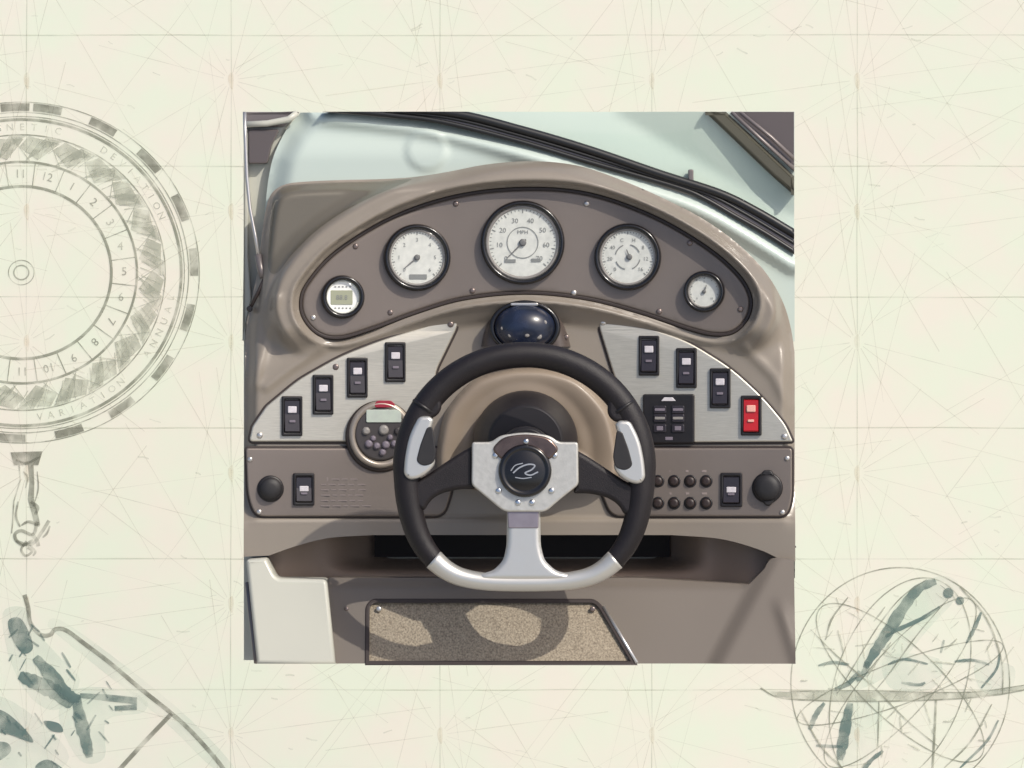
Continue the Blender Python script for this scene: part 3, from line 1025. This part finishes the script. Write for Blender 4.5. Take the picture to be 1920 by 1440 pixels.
# ------------------------------------------------------------------ gauges
PF = 8.0                                              # face of the instrument panel


def gauge(cx, cy, ro, ri, label, kind, numerals, needle, dial='dial'):
    t = thing('gauge', label, 'gauge', (cx, cy, PF), 'instruments of the arched panel', dash=True)
    t.location.y -= 5 * S
    wr = ro - ri
    obj('bezel', lathe(cx, cy, [(ro, PF - 14), (ro, PF + 5), (ro - wr * 0.25, PF + 12), (ro - wr * 0.55, PF + 13), (ri + 1, PF + 10), (ri, PF + 2), (ri, PF - 3)], 56, close=False), 'gloss', t)
    dl = obj('dial', lathe(cx, cy, [(ri + 1, PF - 6), (ri + 1, PF + 1)], 48), dial, t)
    obj('inner_ring', lathe(cx, cy, [(ri, PF + 1.0), (ri, PF + 7), (ri * 0.93, PF + 3.5), (ri * 0.92, PF + 1)], 48, close=False), 'button' if dial == 'dial' else 'dial', t)
    gs, gd = [], []
    if kind == 'display':
        obj('display', plate(rect(cx - 2, cy + 1, 41, 27, 2), PF + 1, PF + 2.2, 0.6), 'lcd', dl)
        for i in range(5):
            gs.append(flat(rect(cx - 14 + i * 7, cy + 21, 3, 2.4, 0.4), PF + 2))
            gs.append(flat(rect(cx - 14 + i * 7, cy - 19, 3, 2.4, 0.4), PF + 2))
        gs.append(text_geo('88.8', cx - 2, cy + 1.5, 13, PF + 2.8))
    else:
        for i in range(41):
            a = math.radians(135 + i * 270 / 40)
            r1 = ri * (0.80 if i % 5 == 0 else 0.85)
            gs.append(strip([(cx + r1 * math.cos(a), cy + r1 * math.sin(a)), (cx + ri * 0.9 * math.cos(a), cy + ri * 0.9 * math.sin(a))], 1.3 if i % 5 else 2.0, PF + 1.8))
        n = len(numerals)
        for i, s in enumerate(numerals):
            a = math.radians(135 + i * 270 / (n - 1))
            gd.append(text_geo(s, cx + ri * 0.64 * math.cos(a), cy + ri * 0.62 * math.sin(a), ri * 0.19, PF + 2.0))
        if kind == 'window':
            gd.append(flat(rect(cx + 2, cy + ri * 0.68, ri * 0.62, ri * 0.17, 1.5), PF + 2.2))
        if kind == 'multi':
            for q in range(4):
                a = math.radians(90 * q + 12)
                gs.append(strip(circ(cx, cy, ri * 0.44, 10, a0=a, a1=a + 1.1), 2.0, PF + 2.2))
        if kind == 'large':
            gs.append(text_geo('MPH', cx, cy - ri * 0.28, ri * 0.15, PF + 2.2))
            gs.append(strip(circ(cx, cy, ri * 0.42, 40), 1.4, PF + 2.2, True))
            gs.append(flat(rect(cx - ri * 0.34, cy + ri * 0.5, ri * 0.3, ri * 0.09, 1), PF + 2.4))
            gs.append(flat(rect(cx + ri * 0.36, cy + ri * 0.48, ri * 0.26, ri * 0.09, 1), PF + 2.4))
    if gs:
        obj('scale', merge(gs), 'ink', dl)
    if gd:
        obj('numerals', merge(gd), 'ink', dl)
    if needle is not None:
        for dx, ang, ln in needle:
            a = math.radians(ang)
            x, y = cx + dx, cy
            nd = strip([(x - 0.2 * ln * math.cos(a), y - 0.2 * ln * math.sin(a)), (x + ln * math.cos(a), y + ln * math.sin(a))], [3.6, 1.6], PF + 4.2)
            obj('needle', nd + lathe(x, y, [(ri * 0.085 + 1.2, PF + 1), (ri * 0.085 + 1, PF + 5), (ri * 0.05, PF + 6)], 14), 'ink_dark', t)
    obj('glass', lathe(cx, cy, [(ri, PF + 7.5), (ri * 0.99, PF + 8), (ri * 0.7, PF + 8.8), (ri * 0.3, PF + 9.2), (0.01, PF + 9.3)], 48, close=False), 'lensglass', t)
    return t


gauge(643, 557, 41, 31, 'small bright white gauge with a rectangular display, at the left end of the arched panel', 'display', [], None, 'dial_bright')
gauge(782, 483, 63, 53, 'white gauge with a grey window low on its dial, left of the largest gauge', 'window', ['0', '1', '2', '3', '4', '5', '6'], [(0, 140, 30)])
gauge(980, 455, 79, 69, 'largest white gauge at the top centre of the arched panel above the compass', 'large', ['0', '10', '20', '30', '40', '50', '60', '70'], [(0, 135, 42)])
gauge(1177, 482, 63, 53, 'white gauge with several small scales on one dial, just right of the largest gauge', 'multi', ['0', '20', '40', 'C', 'H', '8', '12', '16'], [(3, 250, 15)])
gauge(1320, 547, 39, 30, 'smallest greyish gauge at the right end of the arched panel', 'plain', ['0', '5', '10'], [(0, 290, 13)])

# ------------------------------------------------------------------ compass on the binnacle
cp = thing('compass', 'dark blue domed compass in a tan hooded mount above the steering wheel', 'compass', (985, 640, 0))
HS = spl([(902, 650), (908, 622), (924, 586), (945, 566), (985, 560), (1028, 566), (1046, 588), (1062, 622), (1070, 650)], 5, False)


def hs_d(X, Y):
    dd, _ = dist_poly(X, Y, HS, False)
    return 2 + 34 * np.sqrt(np.clip(1 - (1 - np.clip(dd / 26, 0, 1)) ** 2, 0, 1))


obj('mount', surf([HS], hs_d, 5, 20), 'housing', cp)  # mount coloured dark brown for the shadow on its sides
dome = []
for i in range(9):
    t = i / 8 * math.pi / 2
    dome.append((57 * math.cos(t) + 0.01, 34 + 40 * math.sin(t)))
obj('collar', lathe(984, 614, [(67, 22), (67, 38), (61, 43), (55, 36)], 48, sy=0.76, close=False), 'gloss', cp)
dm = obj('dome', lathe(984, 614, dome, 48, sy=0.76), 'compass', cp)
gs = [flat(circ(1022, 607, 4.5, 12), 66), flat(circ(989, 631, 5, 12), 71), flat(circ(1010, 634, 3.5, 10), 66), flat(circ(958, 628, 4, 10), 67), flat(circ(940, 618, 3, 10), 60)]
obj('dome_highlights', merge([lathe(x, y, [(r, d - 6), (r, d), (r * 0.5, d + 1)], 10) for x, y, r, d in ((1021, 605, 4.5, 62), (988, 628, 5, 71), (1010, 631, 6, 65), (956, 629, 4, 65), (942, 616, 3.5, 60), (970, 634, 3.5, 66))]), 'button', dm)  # pale dots modelled as the small highlights on the dome
obj('highlight_bar', plate(rect(983, 571, 52, 6, 3), 30, 44, 2), 'screw', cp)  # bright bar modelled as the highlight along the top of the compass
screw(1062, 632, 22, 5, 'dark_screw', cp)

# ------------------------------------------------------------------ rocker switches
SPF = 7.0
LPF = 9.0


def rocker_switch(cx, cy, h, d, label, red=False, lens_dy=None, wd=39):
    d = d + float(wrap(cx))
    t = thing('rocker_switch', label, 'switch', (cx, cy, d), 'rocker switches of the dashboard')
    yaw(t, (cx, cy))
    obj('housing', plate([rect(cx, cy, wd, h, 3), rect(cx, cy, wd - 11, h - 13, 2)], d - 3, d + 7, 2.5), 'black', t)
    rh_, rw = h - 14, wd - 12
    # the paddle is bent: its upper half leans back, the lower half stands proud
    prof = [(-0.5, 2), (-0.46, 5.5), (-0.05, 5.0), (0.08, 6.5), (0.46, 10.5), (0.5, 8)]
    V, F = [], []
    for v, q in prof:
        V += [(cx - rw / 2, cy + v * rh_, d + q), (cx + rw / 2, cy + v * rh_, d + q)]
    for i in range(len(prof) - 1):
        F.append((2 * i, 2 * i + 1, 2 * i + 3, 2 * i + 2))
    n = len(V)
    V += [(x, y, d - 2) for x, y, _ in V]
    for i in range(len(prof) - 1):
        F.append((2 * i, 2 * i + 2, n + 2 * i + 2, n + 2 * i))
        F.append((2 * i + 1, 2 * i + 3, n + 2 * i + 3, n + 2 * i + 1))
    g = Geo()
    g.add(V, F, False)
    rk = obj('rocker', g, 'red' if red else 'rocker', t)
    ly = cy + (lens_dy if lens_dy is not None else -0.16 * h)
    obj('lens', plate(rect(cx, ly, rw * 0.62, h * 0.17, 2), d + 3, d + 8, 1.5), 'redlens' if red else 'lens', rk)
    obj('legend', plate(rect(cx, cy + 0.13 * h, rw * 0.42, h * 0.06, 1), d + 4, d + 10.5, 0.5), 'redlens' if red else 'mark', rk)
    return t


sw = rocker_switch(548, 780, 75, SPF, 'black rocker switch nearest the pointed left end of the left silver panel')
copy_thing(sw, (606, 740, SPF), 'black rocker switch second from the left end of the left silver panel')
copy_thing(sw, (670, 708, SPF), 'black rocker switch directly above the round stereo remote, left of the topmost one')
copy_thing(sw, (741, 679, SPF), 'topmost black rocker switch of the left silver panel, nearest the steering wheel')
copy_thing(sw, (1217, 667, SPF), 'topmost black rocker switch of the right silver panel, above the square keypad')
copy_thing(sw, (1287, 690, SPF), 'black rocker switch in the middle of the right silver panel, above the keypad corner')
copy_thing(sw, (1350, 728, SPF), 'black rocker switch between the keypad and the red rocker switch')
rocker_switch(1408, 779, 75, SPF, 'red rocker switch near the right end of the right silver panel', red=True, lens_dy=-13)
rocker_switch(570, 917, 61, LPF, 'short black rocker switch on the lower left panel beside the round cap', lens_dy=-1, wd=40)
rocker_switch(1371, 918, 64, LPF, 'short black rocker switch on the lower right panel beside the breaker buttons', lens_dy=0, wd=41)

# ------------------------------------------------------------------ stereo remote, keypad, breakers, sockets
st = thing('stereo_remote', 'round marine stereo remote with pale display and red logo left of the steering wheel', 'stereo', (714, 816, 9), dash=True)
obj('gasket', lathe(713, 818, [(64, 4), (66, 14), (62, 19), (50, 16)], 56, close=False, sy=1.02), 'groove', st)
obj('ring', lathe(713, 815, [(60, 8), (60, 20), (56, 27), (50, 25), (47, 18)], 56, close=False, sy=1.05), 'bezel_grey', st)
fc = obj('face', lathe(713, 813, [(49, 10), (49, 22), (46, 24)], 48, sy=1.02), 'face', st)
obj('display', plate(rect(718, 780, 66, 24, 3), 22, 26.5, 1), 'lcd_pale', st)
obj('logo', plate(rnd([(700, 758), (706, 751), (732, 751), (740, 758), (736, 764), (702, 764)], 3), 22, 26.5, 1), 'redlogo', st)
for x, y, r, m in ((685, 808, 6, 'button'), (718, 806, 8, 'button'), (745, 808, 6, 'face'), (690, 832, 6, 'mark'), (705, 836, 5, 'mark'), (722, 834, 6, 'mark'), (738, 832, 5, 'mark'), (698, 822, 4, 'mark'), (730, 820, 4, 'mark'), (716, 848, 5, 'mark')):
    obj('button', lathe(x, y, [(r + 2, 22), (r + 1.6, 25), (r, 29), (r * 0.6, 30)], 16), m, fc)

kp = thing('keypad', 'square black keypad with six buttons on the right silver panel beside the steering wheel', 'keypad', (1254, 786, SPF), dash=True)
obj('case', plate(rect(1254, 785, 97, 92, 4), 2, 15, 3), 'black', kp)
obj('logo', plate(rnd([(1240, 752), (1246, 745), (1262, 745), (1268, 752)], 1.5), 12, 16.5, 0.6), 'lens', kp)
for x in (1238, 1272):
    for y, h, m in ((768, 9, 'mark'), (784, 8, 'button'), (803, 11, 'mark')):
        b = obj('button', plate(rect(x, y, 24, 15, 3), 13, 18, 1.5), 'rocker', kp)
        obj('symbol', plate(rect(x, y, 19 if h < 10 else 12, 5 if h < 10 else 8, 1.5), 17, 19.2, 0.6), m, b)
obj('legend', plate(rect(1255, 822, 14, 6, 1), 14, 15.8, 0.4), 'mark', kp)

br = thing('breaker_button', 'small dark round breaker button beside the lower right switch', 'breaker', (1234, 902, LPF), 'breaker buttons in two rows', dash=True)
obj('collar', lathe(1234, 902, [(12, 6), (12, 12), (10, 14), (8, 12)], 24, close=False), 'black', br)
obj('plunger', lathe(1234, 902, [(8.5, 8), (8.5, 16), (6.5, 18), (3, 18.2)], 20), 'fuse', br)
names = {0: 'first, half hidden behind the wheel rim', 1: 'second from the wheel rim', 2: 'third from the wheel rim', 3: 'last, nearest the black switch'}
for r, (y, rn) in enumerate(((902, 'upper'), (943, 'lower'))):
    for k, x in enumerate((1234, 1264, 1294, 1324)):
        lb = 'dark round breaker button in the %s row, %s' % (rn, names[k])
        if r == 0 and k == 0:
            br['label'] = lb
        else:
            copy_thing(br, (x, y, LPF), lb)

s1 = thing('socket_cap', 'plain round black rubber cap at the left end of the lower left panel', 'socket cap', (508, 916, LPF), dash=True)
obj('flange', lathe(508, 916, [(25, 6), (25, 12), (22, 15), (19, 14)], 40, close=False), 'black', s1)
obj('cap', lathe(508, 916, [(21, 8), (21, 20), (17, 25), (8, 26.5), (2, 26.8)], 40), 'rubber', s1)
s2 = thing('socket_cap', 'round black rubber cap with pull tabs at the right end of the lower right panel', 'socket cap', (1438, 914, LPF), dash=True)
obj('flange', lathe(1438, 914, [(29, 6), (29, 12), (26, 15), (22, 14)], 40, close=False), 'black', s2)
obj('cap', lathe(1438, 914, [(25, 8), (25, 20), (21, 26), (10, 27.5), (2, 28)], 40), 'rubber', s2)
obj('pull_tab', plate(rnd([(1424, 892), (1432, 881), (1446, 881), (1452, 892)], 4), 8, 20, 3), 'rubber', s2)
obj('pull_tab', plate(rnd([(1426, 936), (1452, 936), (1444, 948), (1436, 948)], 4), 8, 20, 3), 'rubber', s2)

# ------------------------------------------------------------------ steering wheel
WD = 330.0
wh = thing('steering_wheel', 'black leather three spoke steering wheel with silver hub and lower spoke', 'steering wheel', (983, 880, WD))
col_t = obj('boot', lathe(985, 828, [(97, 40), (98, 70), (94, 110), (84, 150), (72, 185), (66, 200)], 48, sy=0.98), 'boot', wh)
obj('shaft', lathe(985, 850, [(52, 190), (52, 290), (46, 300)], 36), 'black', wh)


def rim_pt(a, rx=217, ry=206, cx=982, cy=872):
    c, q = math.cos(a), math.sin(a)
    p = 2 / (2.6 if q > 0 else 2.0)                    # the lower half is squarer than the upper
    return cx + rx * math.copysign(abs(c) ** p, c), cy + ry * math.copysign(abs(q) ** p, q)


def rim_half():
    up = [(*rim_pt(math.radians(-90 - 90 * i / 30)), 23.5 + 1.5 * (i / 30) ** 2) for i in range(31)]
    low = spl([(765, 872), (769, 930), (779, 978), (795, 1016), (817, 1046)], 6, False)
    n = len(low)
    return up + [(x, y, 25 - 6 * (i / (n - 1)) ** 1.3) for i, (x, y) in enumerate(low)][1:]


half = rim_half()
full = [(1966 - x, y, r) for x, y, r in half[::-1]] + half[1:]
obj('rim', tube([(x, y, WD) for x, y, r in full], [r for x, y, r in full], n=20, flatten=0.95), 'leather', wh)
# stitched seam rings where the leather sections meet
for deg in (212, 328):
    a = math.radians(deg)
    seg = [(*rim_pt(a + t), WD) for t in (-0.012, 0.012)]
    obj('seam', tube(seg, 25.2, n=20), 'black', wh)
# lower alloy spoke running into the flat bottom of the rim
sl = spl([(815, 1044), (838, 1063), (868, 1077), (915, 1085), (983, 1087), (1051, 1085), (1098, 1077), (1128, 1063), (1151, 1044)], 6, False)
n = len(sl)
obj('lower_rim', tube([(x, y, WD) for x, y in sl], [16 + 4 * abs(2 * i / (n - 1) - 1) ** 2 for i in range(n)], n=20, flatten=1.05), 'alloy', wh)
BT = rnd([(951, 948), (1012, 948), (1013, 1018), (1020, 1046), (1040, 1064), (1074, 1074), (1050, 1088), (916, 1088), (892, 1074), (926, 1064), (944, 1046), (950, 1018)], [4, 4, 10, 10, 8, 3, 8, 8, 3, 8, 10, 10], 5)


def bt_d(X, Y):
    dd, _ = dist_poly(X, Y, BT)
    return WD + 17 - 7 * (1 - np.clip(dd / 8, 0, 1)) ** 2 - 8 * sstep(Y, 1074, 1090)


obj('lower_spoke', surf([BT], bt_d, 4, 28), 'alloy', wh)
obj('spoke_shade_patch', plate(rnd([(951, 948), (1010, 948), (1009, 986), (953, 986)], 3), WD, WD + 19, 2), 'spoke_shade', wh)  # grey-purple plate colours in the shade at the top of the lower spoke
for sgn in (-1, 1):
    def mx(L):
        return [(983 + (x - 983) * (-sgn), y + (8 if sgn > 0 else 0)) for x, y in L]
    sp_l = rnd(mx([(778, 900), (800, 890), (835, 866), (872, 842), (892, 832), (892, 914), (862, 914), (828, 922), (808, 936), (798, 956), (776, 945)]), [10, 14, 14, 14, 4, 4, 12, 14, 14, 10, 12], 5)
    obj('spoke', plate(sp_l, WD - 16, WD + 14, 9, seg=5, back=True), 'leather', wh)
    ins = rnd(mx([(788, 780), (808, 779), (816, 786), (803, 830), (812, 842), (820, 866), (806, 884), (786, 895), (770, 897), (760, 886), (762, 856), (770, 815)]), [8, 6, 5, 12, 8, 10, 14, 10, 8, 12, 20, 20], 5)
    obj('thumb_rest', plate(rnd(mx([(792, 742), (816, 720), (829, 734), (830, 768), (818, 782), (786, 784)]), [8, 8, 8, 10, 8, 6], 5), WD - 14, WD + 18, 7, seg=4, back=True), 'leather', wh)
    gr = obj('grip_insert', plate(ins, WD - 10, WD + 30, 7, seg=5, back=True), 'alloy', wh)
    cav = rnd(mx([(803, 800), (813, 798), (820, 846), (816, 866), (797, 872), (783, 863), (791, 832)]), [6, 5, 6, 8, 8, 8, 8], 5)
    obj('recess', plate(cav, WD + 20, WD + 32, 2), 'rubber', gr)
HP = rnd([(886, 827), (922, 827), (938, 815), (985, 808), (1030, 815), (1046, 827), (1082, 827), (1083, 906), (1052, 930), (1022, 956), (946, 956), (914, 930), (885, 906)], [6, 8, 10, 30, 10, 8, 6, 8, 20, 10, 10, 20, 8], 6)
obj('hub_plate', plate(HP, WD - 8, WD + 24, 4, seg=4, back=True), 'hub', wh)
obj('hub_collar', plate([rnd([(922, 840), (942, 818), (985, 811), (1028, 818), (1048, 840), (1030, 860), (985, 850), (940, 860)], [10, 14, 30, 14, 10, 8, 30, 8], 6)], WD + 20, WD + 29, 4), 'brown_reflection', wh)  # brown colour stands for what the chrome hub top reflects
for deg in (38, 78, 142, 102, -152, -28):
    a = math.radians(deg)
    screw(984 + 62 * math.cos(a), 880 + 60 * math.sin(a), WD + 24, 6, 'chrome', wh)
screw(986, 826, WD + 29, 5.5, 'chrome', wh)
cap = obj('horn_cap', lathe(984, 880, [(49, WD + 20), (49, WD + 30), (46, WD + 35), (41, WD + 36), (39, WD + 33), (36, WD + 34), (20, WD + 38), (4, WD + 39)], 48), 'gloss', wh)
em = [strip(spl([(962, 884), (974, 874), (990, 868), (1002, 870), (996, 878), (984, 884), (994, 888), (1008, 882)], 5, False), 2.6, WD + 40.2),
      strip(spl([(966, 892), (980, 894), (996, 892)], 5, False), 1.8, WD + 40.4), strip(spl([(958, 880), (966, 870), (980, 866)], 5, False), 1.8, WD + 40.6)]
obj('emblem', merge(em), 'screw', cap)

# ------------------------------------------------------------------ lean everything back together, put the ground under it
for o in [o for o in sc.objects if o.parent is None and o.name not in ('camera', 'sun', 'ground')]:
    o.matrix_world = TILT @ Matrix.Translation(o.location) @ o.rotation_euler.to_matrix().to_4x4()
GROUND.location = (0, 0, -2.2)
